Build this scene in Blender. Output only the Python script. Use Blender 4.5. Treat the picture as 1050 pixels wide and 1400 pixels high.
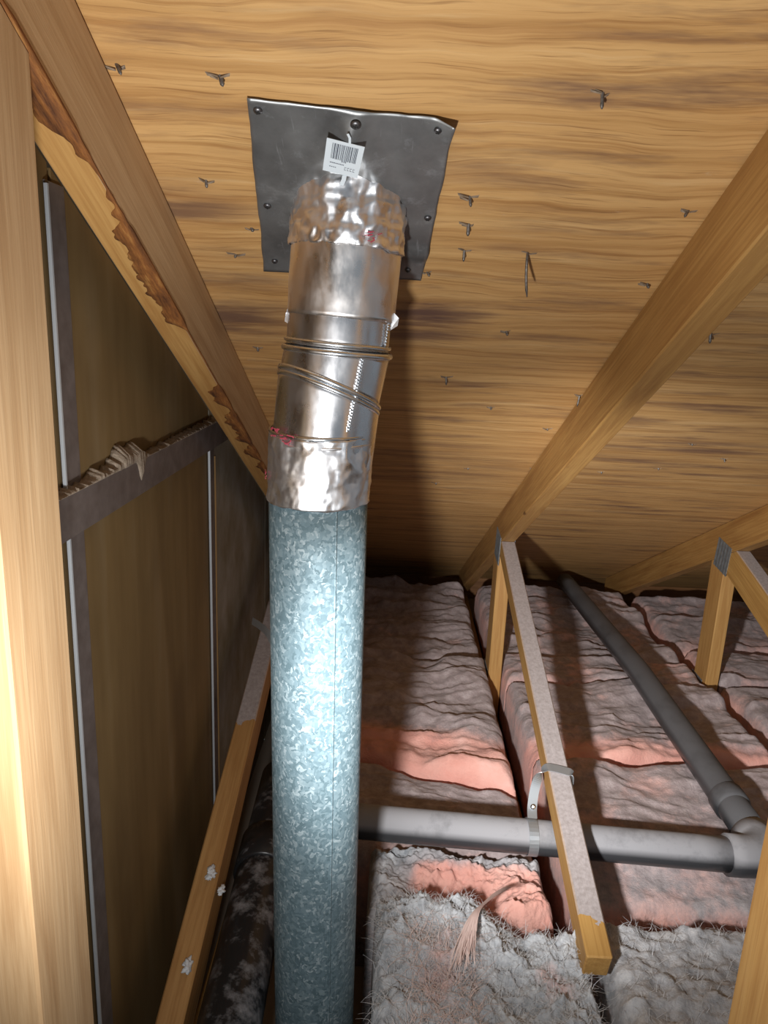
import bpy, bmesh, math, random
import numpy as np
from mathutils import Vector, Matrix
random.seed(7)
for o in list(bpy.data.objects): bpy.data.objects.remove(o)
SC = bpy.context.scene
COL = SC.collection
Z0 = 1.20                                    # eye height above the attic floor

# ------------------------------------------------------------------ camera
FPX = 1000.0
def _solve():
    def ray(px, py): return np.array([px - 525.0, py - 700.0, FPX])
    dn = ray(350, 4700); dn /= np.linalg.norm(dn)
    sl = ray(526, 928); sl /= np.linalg.norm(sl)
    x = np.cross(dn, sl); x /= np.linalg.norm(x)
    fw = np.cross(x, dn)
    return np.array([x, fw, -dn])
M3 = _solve()                                # image axes -> attic axes (x right, y to the eave, z up)
cam = bpy.data.cameras.new('camera')
cam.sensor_fit = 'VERTICAL'; cam.sensor_height = 36.0
cam.lens = FPX / 1400.0 * 36.0
cam.clip_start = 0.02
cam_o = bpy.data.objects.new('camera', cam); COL.objects.link(cam_o)
r_, u_, b_ = M3[:, 0], -M3[:, 1], -M3[:, 2]
cam_o.matrix_world = Matrix(((r_[0], u_[0], b_[0], 0), (r_[1], u_[1], b_[1], 0), (r_[2], u_[2], b_[2], Z0), (0, 0, 0, 1)))
SC.camera = cam_o

# ------------------------------------------------------------------ world, lamps, exposure
SC.view_settings.view_transform = 'Standard'
SC.view_settings.look = 'None'
SC.view_settings.exposure = 0.0
SC.view_settings.gamma = 1.0
w = bpy.data.worlds.new('world'); SC.world = w; w.use_nodes = True
bg = w.node_tree.nodes['Background']
bg.inputs[0].default_value = (0.80, 0.90, 1.0, 1); bg.inputs[1].default_value = 0.24

def spot(name, loc, target, watts, cone, blend, radius, col):
    l = bpy.data.lights.new(name, 'SPOT'); l.energy = watts; l.color = col
    l.spot_size = math.radians(cone); l.spot_blend = blend; l.shadow_soft_size = radius
    o = bpy.data.objects.new(name, l); COL.objects.link(o)
    o.location = loc
    o.rotation_euler = (Vector(target) - Vector(loc)).to_track_quat('-Z', 'Y').to_euler()
    return o
LAMP = (-0.103, 0.205, Z0 - 0.285)
spot('flashlight_beam', LAMP, (0.75, 2.2, Z0 - 0.80), 105, 58, 1.0, 0.022, (1.0, 0.985, 0.965))
spot('flashlight_spill', LAMP, (0.02, 0.95, Z0 - 0.08), 15, 174, 0.85, 0.022, (1.0, 0.985, 0.965))

# ------------------------------------------------------------------ attic geometry
SD = Vector((0, 0.8922, -0.4517)); ND = Vector((0, 0.4517, 0.8922))      # down the slope, out of the deck
HD = 0.476                                                              # eye to deck
def W(x, y, z): return Vector((x, y, z + Z0))
def deck_z(y, n=HD): return (n - 0.4517 * y) / 0.8922
def on_deck(px, py, n=HD):
    r = M3 @ np.array([px - 525.0, py - 700.0, FPX]); k = n / (0.4517 * r[1] + 0.8922 * r[2])
    return W(*(r * k))
def on_side(px, py, X):
    r = M3 @ np.array([px - 525.0, py - 700.0, FPX]); return W(*(r * X / r[0]))
def on_front(px, py, Y):
    r = M3 @ np.array([px - 525.0, py - 700.0, FPX]); return W(*(r * Y / r[1]))

# ------------------------------------------------------------------ noise
def _h(i, j, s):
    v = np.sin(i * 127.1 + j * 311.7 + s * 74.7) * 43758.5453
    return v - np.floor(v)
def vnoise(x, y, s=0):
    i = np.floor(x); j = np.floor(y); u = x - i; v = y - j
    u = u * u * u * (u * (u * 6 - 15) + 10); v = v * v * v * (v * (v * 6 - 15) + 10)
    return (_h(i, j, s) * (1 - u) + _h(i + 1, j, s) * u) * (1 - v) + (_h(i, j + 1, s) * (1 - u) + _h(i + 1, j + 1, s) * u) * v
def fbm(x, y, s=0, o=4, g=0.5):
    t = 0; a = 1; n = 0
    for k in range(o):
        t = t + a * vnoise(x * 2 ** k + k * 17.3, y * 2 ** k - k * 9.1, s + k); n += a; a *= g
    return t / n
def ridge(x, y, s=0, o=3):
    t = 0; a = 1; n = 0
    for k in range(o):
        t = t + a * (1 - np.abs(2 * vnoise(x * 2 ** k + k * 5.3, y * 2 ** k + k * 3.7, s + k) - 1)); n += a; a *= 0.5
    return t / n
def sstep(a, b, x):
    t = np.clip((x - a) / (b - a), 0, 1); return t * t * (3 - 2 * t)

# ------------------------------------------------------------------ material helpers
MATS = {}
class NT:
    def __init__(s, name):
        s.m = bpy.data.materials.new(name); s.m.use_nodes = True; s.t = s.m.node_tree
        s.b = s.t.nodes['Principled BSDF']; MATS[name] = s.m
    def n(s, typ, **kw):
        nd = s.t.nodes.new(typ)
        for k, v in kw.items():
            if k[0] == '_': setattr(nd, k[1:], v)
            else: nd.inputs[k.replace('__', ' ')].default_value = v
        return nd
    def l(s, a, b): s.t.links.new(a, b)
    def coord(s, scale=(1, 1, 1), kind='Object', loc=(0, 0, 0)):
        tc = s.n('ShaderNodeTexCoord'); mp = s.n('ShaderNodeMapping')
        mp.inputs['Scale'].default_value = scale; mp.inputs['Location'].default_value = loc
        s.l(tc.outputs[kind], mp.inputs['Vector']); return mp.outputs[0]
    def noise(s, vec, scale=5, detail=4, rough=0.55, dist=0.0):
        nd = s.n('ShaderNodeTexNoise', Scale=scale, Detail=detail, Roughness=rough, Distortion=dist)
        s.l(vec, nd.inputs['Vector']); return nd.outputs['Fac']
    def ramp(s, fac, stops, interp='LINEAR'):
        r = s.n('ShaderNodeValToRGB'); r.color_ramp.interpolation = interp
        e = r.color_ramp.elements
        while len(e) < len(stops): e.new(0.5)
        for q, (p, c) in zip(e, stops):
            q.position = p; q.color = (c, c, c, 1) if isinstance(c, (int, float)) else (*c, 1)
        s.l(fac, r.inputs[0]); return r.outputs[0]
    def mix(s, fac, a, b, mode='MIX'):
        m = s.n('ShaderNodeMix', _data_type='RGBA', _blend_type=mode)
        for v, i in ((fac, 0), (a, 6), (b, 7)):
            if hasattr(v, 'is_output'): s.l(v, m.inputs[i])
            elif isinstance(v, (int, float)): m.inputs[i].default_value = v
            else: m.inputs[i].default_value = (*v, 1)
        return m.outputs[2]
    def math(s, op, a, b=0.0):
        m = s.n('ShaderNodeMath', _operation=op)
        for v, i in ((a, 0), (b, 1)):
            if hasattr(v, 'is_output'): s.l(v, m.inputs[i])
            else: m.inputs[i].default_value = v
        return m.outputs[0]
    def bump(s, h, strength=0.3, dist=0.002):
        b = s.n('ShaderNodeBump', Strength=strength, Distance=dist); s.l(h, b.inputs['Height'])
        s.l(b.outputs[0], s.b.inputs['Normal'])
    def out(s, col, rough=0.6, metal=0.0):
        for v, k in ((col, 'Base Color'), (rough, 'Roughness'), (metal, 'Metallic')):
            if hasattr(v, 'is_output'): s.l(v, s.b.inputs[k])
            elif isinstance(v, (int, float)): s.b.inputs[k].default_value = v
            else: s.b.inputs[k].default_value = (*v, 1)
        return s.m
def plain(name, col, rough=0.6, metal=0.0):
    return NT(name).out(col, rough, metal)

def wood(name, light, mid, dark, dust=None, rough=0.62, seed=0.0, knots=True):
    """sawn lumber, grain along local X; dust=(x0,x1) settles on upward faces between local x0 and x1"""
    t = NT(name)
    v = t.coord((1.0, 1, 1), loc=(seed, seed * 1.7, seed * 0.6))
    vs = t.coord((1.6, 26, 26), loc=(seed, seed, seed))
    g = t.noise(vs, 2.2, 5, 0.6, 0.5)
    vf = t.coord((5, 170, 170), loc=(seed, 0, 0))
    gf = t.noise(vf, 1.6, 3, 0.6)
    col = t.ramp(g, [(0.28, dark), (0.5, mid), (0.74, light)])
    col = t.mix(t.ramp(gf, [(0.40, 0.45), (0.58, 0.0)]), col, dark)
    big = t.noise(v, 4.0, 3, 0.5)
    col = t.mix(t.ramp(big, [(0.5, 0.0), (0.78, 0.4)]), col, (light[0] * 0.62, light[1] * 0.52, light[2] * 0.42))
    if knots:
        vo = t.n('ShaderNodeTexVoronoi', Scale=5.5); t.l(t.coord((0.8, 2.2, 2.2), loc=(seed * 2, 0.13, seed)), vo.inputs['Vector'])
        col = t.mix(t.ramp(vo.outputs['Distance'], [(0.03, 0.85), (0.075, 0.0)]), col, (dark[0] * 0.35, dark[1] * 0.3, dark[2] * 0.3))
    h = t.math('ADD', g, t.math('MULTIPLY', gf, 0.5))
    if dust:
        ge = t.n('ShaderNodeNewGeometry'); sx = t.n('ShaderNodeSeparateXYZ'); t.l(ge.outputs['Normal'], sx.inputs[0])
        up = t.ramp(sx.outputs[2], [(0.55, 0.0), (0.75, 1.0)])
        tc = t.n('ShaderNodeTexCoord'); sl = t.n('ShaderNodeSeparateXYZ'); t.l(tc.outputs['Object'], sl.inputs[0])
        nn = t.noise(t.coord((1, 1, 1)), 22, 4, 0.6)
        xx = t.math('ADD', sl.outputs[0], t.math('MULTIPLY', t.math('SUBTRACT', nn, 0.5), 0.11))
        a = t.math('GREATER_THAN', xx, dust[0]); b = t.math('LESS_THAN', xx, dust[1])
        k = t.math('MULTIPLY', t.math('MULTIPLY', a, b), up)
        dn = t.noise(t.coord((1, 1, 1)), 160, 4, 0.7)
        col = t.mix(t.math('MULTIPLY', k, 0.95), col, t.ramp(dn, [(0.3, (0.30, 0.27, 0.27)), (0.7, (0.46, 0.42, 0.43))]))
    t.bump(h, 0.35, 0.0016)
    return t.out(col, rough)

# ------------------------------------------------------------------ object helpers
PINV = {}
def mk(name, bm, mat, parent=None, mw=None, smooth=False, label=None):
    """bm is in world coordinates; mw gives the object frame it is stored in"""
    mw = mw or Matrix()
    bm.transform(mw.inverted())
    bmesh.ops.recalc_face_normals(bm, faces=bm.faces)
    me = bpy.data.meshes.new(name); bm.to_mesh(me); bm.free()
    if smooth: me.polygons.foreach_set('use_smooth', [True] * len(me.polygons))
    o = bpy.data.objects.new(name, me); COL.objects.link(o)
    me.materials.append(MATS[mat] if isinstance(mat, str) else mat)
    o.matrix_basis = mw                      # parents carry no scale or rotation surprises: inverse set below
    if parent is not None:
        o.parent = parent; o.matrix_parent_inverse = PINV[parent.name]
    PINV[o.name] = mw.inverted() if parent is None else mw.inverted()
    if label: o['label'] = label
    return o
def empty(name, loc):
    o = bpy.data.objects.new(name, None); COL.objects.link(o); o.location = loc
    o.empty_display_size = 0.05
    PINV[o.name] = Matrix.Translation(loc).inverted(); return o
def tag(o, label, cat, group=None, kind=None):
    o['label'] = label; o['category'] = cat
    if group: o['group'] = group
    if kind: o['kind'] = kind
    return o
def struct(o, label=None, cat=None):
    o['kind'] = 'structure'
    if label: o['label'] = label
    if cat: o['category'] = cat
    return o
def frame(origin, xdir, zhint=(0, 0, 1)):
    x = Vector(xdir).normalized(); z = Vector(zhint); y = z.cross(x)
    if y.length < 1e-5: y = Vector((0, 1, 0)).cross(x)
    y.normalize(); z = x.cross(y)
    m = Matrix((x, y, z)).transposed().to_4x4(); m.translation = origin; return m
def box_bm(bm, c, dx, dy, dz):
    """box from centre and three half-axis vectors"""
    vs = [bm.verts.new(Vector(c) + Vector(dx) * a + Vector(dy) * b + Vector(dz) * d) for a in (-1, 1) for b in (-1, 1) for d in (-1, 1)]
    for f in ((0, 1, 3, 2), (4, 6, 7, 5), (0, 4, 5, 1), (2, 3, 7, 6), (0, 2, 6, 4), (1, 5, 7, 3)):
        bm.faces.new([vs[i] for i in f])
    return vs
def prism_bm(poly, x0, x1, bev=0.0018, seg=1):
    """polygon of (y, z) eye-relative, extruded from x0 to x1"""
    bm = bmesh.new()
    a = [bm.verts.new(W(x0, y, z)) for y, z in poly]; b = [bm.verts.new(W(x1, y, z)) for y, z in poly]
    n = len(poly)
    bm.faces.new(a); bm.faces.new(b[::-1])
    for i in range(n): bm.faces.new((a[i], a[(i + 1) % n], b[(i + 1) % n], b[i]))
    bmesh.ops.recalc_face_normals(bm, faces=bm.faces)
    if bev: bmesh.ops.bevel(bm, geom=bm.edges[:], offset=bev, segments=seg, affect='EDGES', profile=0.6)
    return bm
def tube_bm(pts, rads, seg=48, frames=None, cap=True, bm=None):
    """loft of rings along pts; frames optional list of (u, v) ring axes"""
    bm = bm or bmesh.new(); rings = []
    n = len(pts); pts = [Vector(p) for p in pts]
    prev_u = None
    for i, p in enumerate(pts):
        if frames and frames[i]: u, v = frames[i]
        else:
            d = (pts[min(i + 1, n - 1)] - pts[max(i - 1, 0)]).normalized()
            if prev_u is None:
                h = Vector((0, 0, 1)) if abs(d.z) < 0.8 else Vector((1, 0, 0))
                u = (h - d * h.dot(d)).normalized()
            else: u = (prev_u - d * prev_u.dot(d)).normalized()
            v = d.cross(u); prev_u = u
        r = rads[i] if hasattr(rads, '__len__') else rads
        rings.append([bm.verts.new(p + (u * math.cos(2 * math.pi * k / seg) + v * math.sin(2 * math.pi * k / seg)) * r) for k in range(seg)])
    for a, b in zip(rings, rings[1:]):
        for k in range(seg): bm.faces.new((a[k], a[(k + 1) % seg], b[(k + 1) % seg], b[k]))
    if cap:
        bm.faces.new(rings[0][::-1]); bm.faces.new(rings[-1])
    return bm
def ribbon_bm(pts, wdir, width, thick):
    """flat strip along pts; wdir = width direction (one or per point)"""
    bm = bmesh.new(); rows = []; pts = [Vector(p) for p in pts]
    for i, p in enumerate(pts):
        d = (pts[min(i + 1, len(pts) - 1)] - pts[max(i - 1, 0)]).normalized()
        wd = Vector(wdir[i] if isinstance(wdir, list) else wdir); wd = (wd - d * wd.dot(d)).normalized()
        nn = d.cross(wd)
        rows.append([bm.verts.new(p + wd * (width / 2 * a) + nn * (thick / 2 * b)) for a, b in ((-1, -1), (1, -1), (1, 1), (-1, 1))])
    for a, b in zip(rows, rows[1:]):
        for k in range(4): bm.faces.new((a[k], a[(k + 1) % 4], b[(k + 1) % 4], b[k]))
    bm.faces.new(rows[0][::-1]); bm.faces.new(rows[-1])
    return bm

# ------------------------------------------------------------------ materials
wood('lumber_gold', (0.56, 0.33, 0.115), (0.50, 0.28, 0.09), (0.36, 0.17, 0.045), seed=1.0)
wood('lumber_left', (0.56, 0.385, 0.215), (0.50, 0.33, 0.175), (0.38, 0.225, 0.105), seed=4.2)
wood('lumber_chord', (0.50, 0.29, 0.095), (0.43, 0.235, 0.07), (0.28, 0.13, 0.035), seed=7.7)
wood('lumber_web_mid', (0.54, 0.32, 0.10), (0.46, 0.26, 0.075), (0.32, 0.16, 0.04), dust=(-0.63, 9), seed=2.3, knots=False)
wood('lumber_web_left', (0.50, 0.29, 0.11), (0.44, 0.24, 0.085), (0.31, 0.15, 0.045), dust=(-0.17, 9), seed=9.1, knots=False)
wood('lumber_web_right', (0.54, 0.32, 0.10), (0.46, 0.26, 0.075), (0.32, 0.16, 0.04), dust=(-9, 9), seed=5.5, knots=False)

def deck_xy(px, py):
    q = on_deck(px, py) - W(0, HD * 0.4517, HD * 0.8922); return q.x, q.dot(SD)
STAINS = [(*deck_xy(580, 440), 0.10, 0.10, 0.95), (*deck_xy(320, 420), 0.12, 0.16, 0.85), (*deck_xy(250, 270), 0.10, 0.06, 0.5), (*deck_xy(570, 640), 0.35, 0.22, 0.55), (*deck_xy(930, 620), 0.35, 0.25, 0.45)]
wood('eave_shade_wood', (0.30, 0.15, 0.06), (0.24, 0.11, 0.04), (0.15, 0.06, 0.02), seed=3.3)  # reddish dark tone of shaded insulation, put into the filler board colour
def plywood():
    t = NT('plywood')
    v1 = t.coord((1, 1, 1))
    warp = t.noise(t.coord((1.6, 2.4, 1)), 2.0, 3, 0.5)
    sep = t.n('ShaderNodeSeparateXYZ'); tc = t.n('ShaderNodeTexCoord'); t.l(tc.outputs['Object'], sep.inputs[0])
    yy = t.math('ADD', sep.outputs[1], t.math('MULTIPLY', warp, 0.07))
    cb = t.n('ShaderNodeCombineXYZ'); t.l(sep.outputs[0], cb.inputs[0]); t.l(yy, cb.inputs[1])
    mp = t.n('ShaderNodeMapping'); mp.inputs['Scale'].default_value = (1.3, 34, 1); t.l(cb.outputs[0], mp.inputs[0])
    g = t.noise(mp.outputs[0], 1.0, 6, 0.62)
    mp2 = t.n('ShaderNodeMapping'); mp2.inputs['Scale'].default_value = (9, 260, 1); t.l(cb.outputs[0], mp2.inputs[0])
    gf = t.noise(mp2.outputs[0], 1.0, 3, 0.6)
    col = t.ramp(g, [(0.26, (0.41, 0.205, 0.070)), (0.44, (0.60, 0.345, 0.13)), (0.62, (0.69, 0.42, 0.17)), (0.78, (0.75, 0.495, 0.235))])
    mp3 = t.n('ShaderNodeMapping'); mp3.inputs['Scale'].default_value = (3.2, 105, 1); t.l(cb.outputs[0], mp3.inputs[0])
    gm = t.noise(mp3.outputs[0], 1.0, 5, 0.65)
    col = t.mix(t.ramp(gm, [(0.34, 0.8), (0.50, 0.0)]), col, (0.40, 0.20, 0.065))
    col = t.mix(t.ramp(gm, [(0.58, 0.0), (0.72, 0.45)]), col, (0.80, 0.57, 0.30))
    # annual-ring contours of rotary-cut veneer
    wv = t.n('ShaderNodeTexWave', _wave_type='BANDS', _bands_direction='Y', Scale=7.0, Distortion=3.0, Detail=2.0)
    wv.inputs['Detail Scale'].default_value = 1.2
    t.l(t.coord((0.16, 1.0, 1)), wv.inputs['Vector'])
    col = t.mix(t.ramp(wv.outputs['Fac'], [(0.0, 0.22), (0.12, 0.0)]), col, (0.40, 0.21, 0.06))
    # fine dark checks along the grain
    col = t.mix(t.ramp(gf, [(0.30, 0.75), (0.43, 0.0)]), col, (0.30, 0.15, 0.05))
    # grey brown weather staining, strongest in the middle of the sheet around the vent
    st = t.noise(t.coord((2.2, 15, 1), loc=(0.3, 0.1, 0)), 1.5, 5, 0.62)
    zone = t.noise(t.coord((1.5, 1.7, 1), loc=(0.45, 0.9, 0)), 1.8, 2, 0.5)
    k = t.math('MULTIPLY', t.ramp(st, [(0.50, 0.0), (0.66, 0.9)]), t.ramp(zone, [(0.38, 0.12), (0.62, 1.0)]))
    col = t.mix(k, col, (0.17, 0.090, 0.060))
    # water-stained patches beside and below the flashing plate
    for (sx0, sy0, rx, ry, amt) in STAINS:
        ddx = t.math('DIVIDE', t.math('SUBTRACT', sep.outputs[0], sx0), rx); ddy = t.math('DIVIDE', t.math('SUBTRACT', sep.outputs[1], sy0), ry)
        dd = t.math('SQRT', t.math('ADD', t.math('MULTIPLY', ddx, ddx), t.math('MULTIPLY', ddy, ddy)))
        kk = t.math('MULTIPLY', t.ramp(dd, [(0.2, amt), (1.0, 0.0)]), t.ramp(st, [(0.36, 0.0), (0.60, 1.0)]))
        col = t.mix(kk, col, (0.13, 0.070, 0.055))
    # chalky scuffs
    sc = t.noise(t.coord((5, 9, 1), loc=(2, 1, 0)), 3.0, 5, 0.7)
    col = t.mix(t.ramp(sc, [(0.66, 0.0), (0.78, 0.45)]), col, (0.66, 0.56, 0.44))
    t.bump(t.math('ADD', g, t.math('MULTIPLY', gf, 0.6)), 0.30, 0.002)
    t.out(col, 0.55)
plywood()

def gypsum():
    t = NT('gypsum_brown')
    v = t.noise(t.coord((1, 7, 0.9)), 2.2, 4, 0.55)
    col = t.ramp(v, [(0.3, (0.155, 0.094, 0.030)), (0.55, (0.21, 0.135, 0.050)), (0.75, (0.25, 0.175, 0.085))])
    s = t.noise(t.coord((1, 30, 5)), 2.5, 5, 0.7)
    col = t.mix(t.ramp(s, [(0.66, 0.0), (0.76, 0.35)]), col, (0.36, 0.31, 0.21))
    d = t.noise(t.coord((1, 3.0, 2.0), loc=(0, 3, 1)), 2.0, 3, 0.5)
    col = t.mix(t.ramp(d, [(0.5, 0.0), (0.75, 0.6)]), col, (0.10, 0.058, 0.018))
    t.bump(t.noise(t.coord(), 60, 3), 0.12, 0.002)
    t.out(col, 0.75)
gypsum()
def gypsum2():
    t = NT('gypsum_grey')
    v = t.noise(t.coord((1, 4, 3)), 3, 4, 0.6)
    t.out(t.ramp(v, [(0.3, (0.17, 0.135, 0.075)), (0.7, (0.30, 0.28, 0.24))]), 0.75)
gypsum2()
def steel_dusty():
    t = NT('steel_dusty')
    v = t.noise(t.coord((6, 6, 6)), 6, 4, 0.6)
    t.out(t.ramp(v, [(0.3, (0.13, 0.105, 0.095)), (0.7, (0.20, 0.17, 0.16))]), 0.6, 0.25)
steel_dusty()
plain('steel_lip', (0.62, 0.67, 0.72), 0.4, 0.25)
def caulk():
    t = NT('caulk'); v = t.noise(t.coord(), 90, 5, 0.7); t.bump(v, 0.8, 0.004)
    t.out(t.ramp(v, [(0.3, (0.22, 0.17, 0.12)), (0.7, (0.46, 0.38, 0.30))]), 0.9)
caulk()
plain('paper_edge', (0.33, 0.20, 0.08), 0.8)

def galv():
    t = NT('galvanised')
    wv = t.noise(t.coord(), 60, 3, 0.6)
    vm = t.n('ShaderNodeMixRGB' if False else 'ShaderNodeVectorMath', _operation='MULTIPLY_ADD')
    nz = t.n('ShaderNodeTexNoise', Scale=70.0, Detail=3.0); t.l(t.coord(), nz.inputs['Vector'])
    t.l(nz.outputs['Color'], vm.inputs[0]); vm.inputs[1].default_value = (0.022, 0.022, 0.022); t.l(t.coord((1, 1, 0.8)), vm.inputs[2])
    vo = t.n('ShaderNodeTexVoronoi', Scale=270.0, Randomness=1.0); t.l(vm.outputs[0], vo.inputs['Vector'])
    sp = t.n('ShaderNodeSeparateXYZ'); t.l(vo.outputs['Color'], sp.inputs[0])
    col = t.ramp(sp.outputs[0], [(0.0, (0.115, 0.180, 0.210)), (0.45, (0.165, 0.245, 0.285)), (0.8, (0.23, 0.315, 0.355)), (1.0, (0.38, 0.47, 0.51))])
    ro = t.ramp(sp.outputs[1], [(0.0, 0.48), (1.0, 0.70)])
    t.bump(t.math('ADD', sp.outputs[2], t.math('MULTIPLY', wv, 0.8)), 0.22, 0.0012)
    t.b.inputs['Specular IOR Level'].default_value = 0.35
    t.out(col, ro, 0.20)
galv()
def sheet(name, base, rough, bumpk, scale=40, metal=1.0):
    t = NT(name)
    v = t.noise(t.coord((1, 1, 0.5)), scale, 4, 0.6)
    r = t.ramp(v, [(0.3, rough * 0.7), (0.7, rough * 1.4)])
    if bumpk: t.bump(t.noise(t.coord(), 28, 2), bumpk, 0.003)
    t.out(base, r, metal)
sheet('elbow_steel', (0.80, 0.80, 0.82), 0.27, 0.12)
sheet('bead_steel', (0.78, 0.82, 0.86), 0.25, 0)
sheet('foil', (0.93, 0.94, 0.97), 0.36, 0.25, 60)
sheet('foil_smooth', (0.91, 0.89, 0.88), 0.34, 0.25, 60)
plain('tape_print', (0.45, 0.06, 0.10), 0.5)
def flashing():
    t = NT('flashing_steel')
    v = t.noise(t.coord((1, 1, 1)), 14, 5, 0.65)
    s = t.noise(t.coord((60, 5, 1)), 3, 4, 0.6)
    col = t.ramp(v, [(0.3, (0.17, 0.175, 0.18)), (0.6, (0.27, 0.28, 0.285)), (0.75, (0.46, 0.475, 0.49))])
    col = t.mix(t.ramp(s, [(0.64, 0.0), (0.74, 0.5)]), col, (0.52, 0.55, 0.58))
    w2 = t.noise(t.coord((1, 1, 1), loc=(3, 1, 0)), 32, 6, 0.72)
    col = t.mix(t.ramp(w2, [(0.56, 0.0), (0.72, 0.7)]), col, (0.42, 0.45, 0.48))
    t.out(col, t.ramp(v, [(0.3, 0.30), (0.7, 0.48)]), 0.62)
flashing()
plain('screw_steel', (0.16, 0.16, 0.17), 0.4, 0.9)
plain('screw_recess', (0.02, 0.02, 0.02), 0.6)
plain('label_paper', (0.70, 0.78, 0.84), 0.55)
plain('label_ink', (0.05, 0.06, 0.09), 0.6)
def nailm():
    t = NT('nail_steel'); v = t.noise(t.coord(), 300, 3)
    t.out(t.ramp(v, [(0.3, (0.10, 0.085, 0.075)), (0.7, (0.26, 0.24, 0.22))]), 0.5, 0.6)
nailm()
def splm():
    t = NT('splinter_wood'); v = t.noise(t.coord((40, 400, 400)), 1.0, 3)
    t.out(t.ramp(v, [(0.3, (0.13, 0.085, 0.05)), (0.7, (0.38, 0.30, 0.22))]), 0.8)
splm()
def gusset():
    t = NT('gusset_steel'); v = t.noise(t.coord(), 90, 3)
    t.out(t.ramp(v, [(0.3, (0.20, 0.23, 0.26)), (0.7, (0.34, 0.38, 0.41))]), 0.45, 0.55)
gusset()
def abs_pipe(name, base, dustc, lo, hi, scale):
    t = NT(name)
    ge = t.n('ShaderNodeNewGeometry'); sx = t.n('ShaderNodeSeparateXYZ'); t.l(ge.outputs['Normal'], sx.inputs[0])
    up = t.ramp(sx.outputs[2], [(0.0, 0.0), (0.45, 1.0)])
    v = t.noise(t.coord(), scale, 6, 0.68)
    f = t.math('MULTIPLY', t.ramp(v, [(lo, 0.0), (hi, 1.0)]), up)
    t.out(t.mix(f, base, dustc), t.math('ADD', t.math('MULTIPLY', f, 0.5), 0.32))
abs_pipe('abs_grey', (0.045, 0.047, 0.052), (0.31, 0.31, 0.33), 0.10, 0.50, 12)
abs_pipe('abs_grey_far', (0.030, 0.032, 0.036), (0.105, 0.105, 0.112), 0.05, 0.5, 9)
abs_pipe('abs_black', (0.016, 0.017, 0.019), (0.34, 0.34, 0.36), 0.50, 0.78, 26)
plain('strap_galv', (0.40, 0.43, 0.46), 0.4, 0.7)
plain('bolt_zinc', (0.75, 0.77, 0.80), 0.25, 1.0)
plain('gypsum_floor', (0.30, 0.25, 0.20), 0.9)
def bark():
    t = NT('bark'); v = t.noise(t.coord((8, 50, 50)), 2.0, 5, 0.7)
    t.bump(v, 0.6, 0.004)
    t.out(t.ramp(v, [(0.35, (0.085, 0.028, 0.008)), (0.55, (0.26, 0.095, 0.02)), (0.72, (0.48, 0.24, 0.065))]), 0.75)
bark()
def batt_mat():
    t = NT('fibreglass')
    at = t.n('ShaderNodeAttribute', _attribute_name='pink')
    n1 = t.noise(t.coord(kind='Object'), 9, 5, 0.62)
    n2 = t.noise(t.coord((60, 60, 60)), 3.0, 4, 0.7)
    n3 = t.noise(t.coord((1, 1, 1), loc=(4, 2, 1)), 45, 5, 0.7)
    f = t.math('ADD', at.outputs['Fac'], t.math('MULTIPLY', t.math('SUBTRACT', n1, 0.5), 1.5))
    f = t.math('ADD', f, t.math('MULTIPLY', t.math('SUBTRACT', n3, 0.5), 0.7))
    f = t.ramp(f, [(0.20, 0.0), (0.80, 1.0)])
    grey = t.ramp(n3, [(0.3, (0.30, 0.235, 0.235)), (0.5, (0.40, 0.325, 0.325)), (0.7, (0.52, 0.445, 0.445))])
    pink = t.ramp(n1, [(0.3, (0.74, 0.33, 0.27)), (0.55, (0.82, 0.44, 0.37)), (0.75, (0.85, 0.54, 0.48))])
    a2 = t.n('ShaderNodeAttribute', _attribute_name='cool')
    grey = t.mix(a2.outputs['Fac'], grey, t.ramp(n3, [(0.3, (0.30, 0.325, 0.355)), (0.5, (0.52, 0.54, 0.57)), (0.7, (0.72, 0.74, 0.76))]))
    t.bump(t.math('ADD', n3, t.math('MULTIPLY', n2, 0.6)), 0.55, 0.006)
    t.b.inputs['Sheen Weight'].default_value = 0.15
    t.out(t.mix(f, grey, pink), 0.95)
batt_mat()
plain('fibre_grey', (0.66, 0.68, 0.71), 0.9)
plain('fibre_pale', (0.86, 0.68, 0.63), 0.9)
plain('fibre_pink', (0.76, 0.46, 0.41), 0.9)

# ================================================================== STRUCTURE
XW = -0.345
# roof deck: its own frame has X along the veneer grain and Y down the slope
deck_mw = frame(W(0, 0.476 * 0.4517, 0.476 * 0.8922), (1, 0, 0), ND)
bm = bmesh.new()
c = deck_mw @ Vector((1.45, 1.05, 0.006))
box_bm(bm, c, (1.80, 0, 0), SD * 2.55, ND * 0.006)
deck = struct(mk('ceiling', bm, 'plywood', None, deck_mw), 'weathered plywood roof deck sloping down to the eave', 'roof deck')
bm = bmesh.new(); box_bm(bm, W(1.45, 1.15, -Z0 - 0.006), (1.80, 0, 0), (0, 2.20, 0), (0, 0, 0.006))
struct(mk('floor', bm, 'gypsum_floor'), 'dark drywall underneath the insulation batts', 'floor')

struct(mk('wall_back', prism_bm([(3.22, -Z0 + 0.001), (3.26, -Z0 + 0.001), (3.26, deck_z(3.26, HD - 0.001)), (3.22, deck_z(3.22, HD - 0.001))], -0.33, 3.2, 0.001), 'eave_shade_wood', None, frame(W(0, 3.24, -1.15), (1, 0, 0))), 'added board closing the eave gap, dark like insulation in shade', 'board')  # board added to stop light leaking in where deck meets floor
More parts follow.
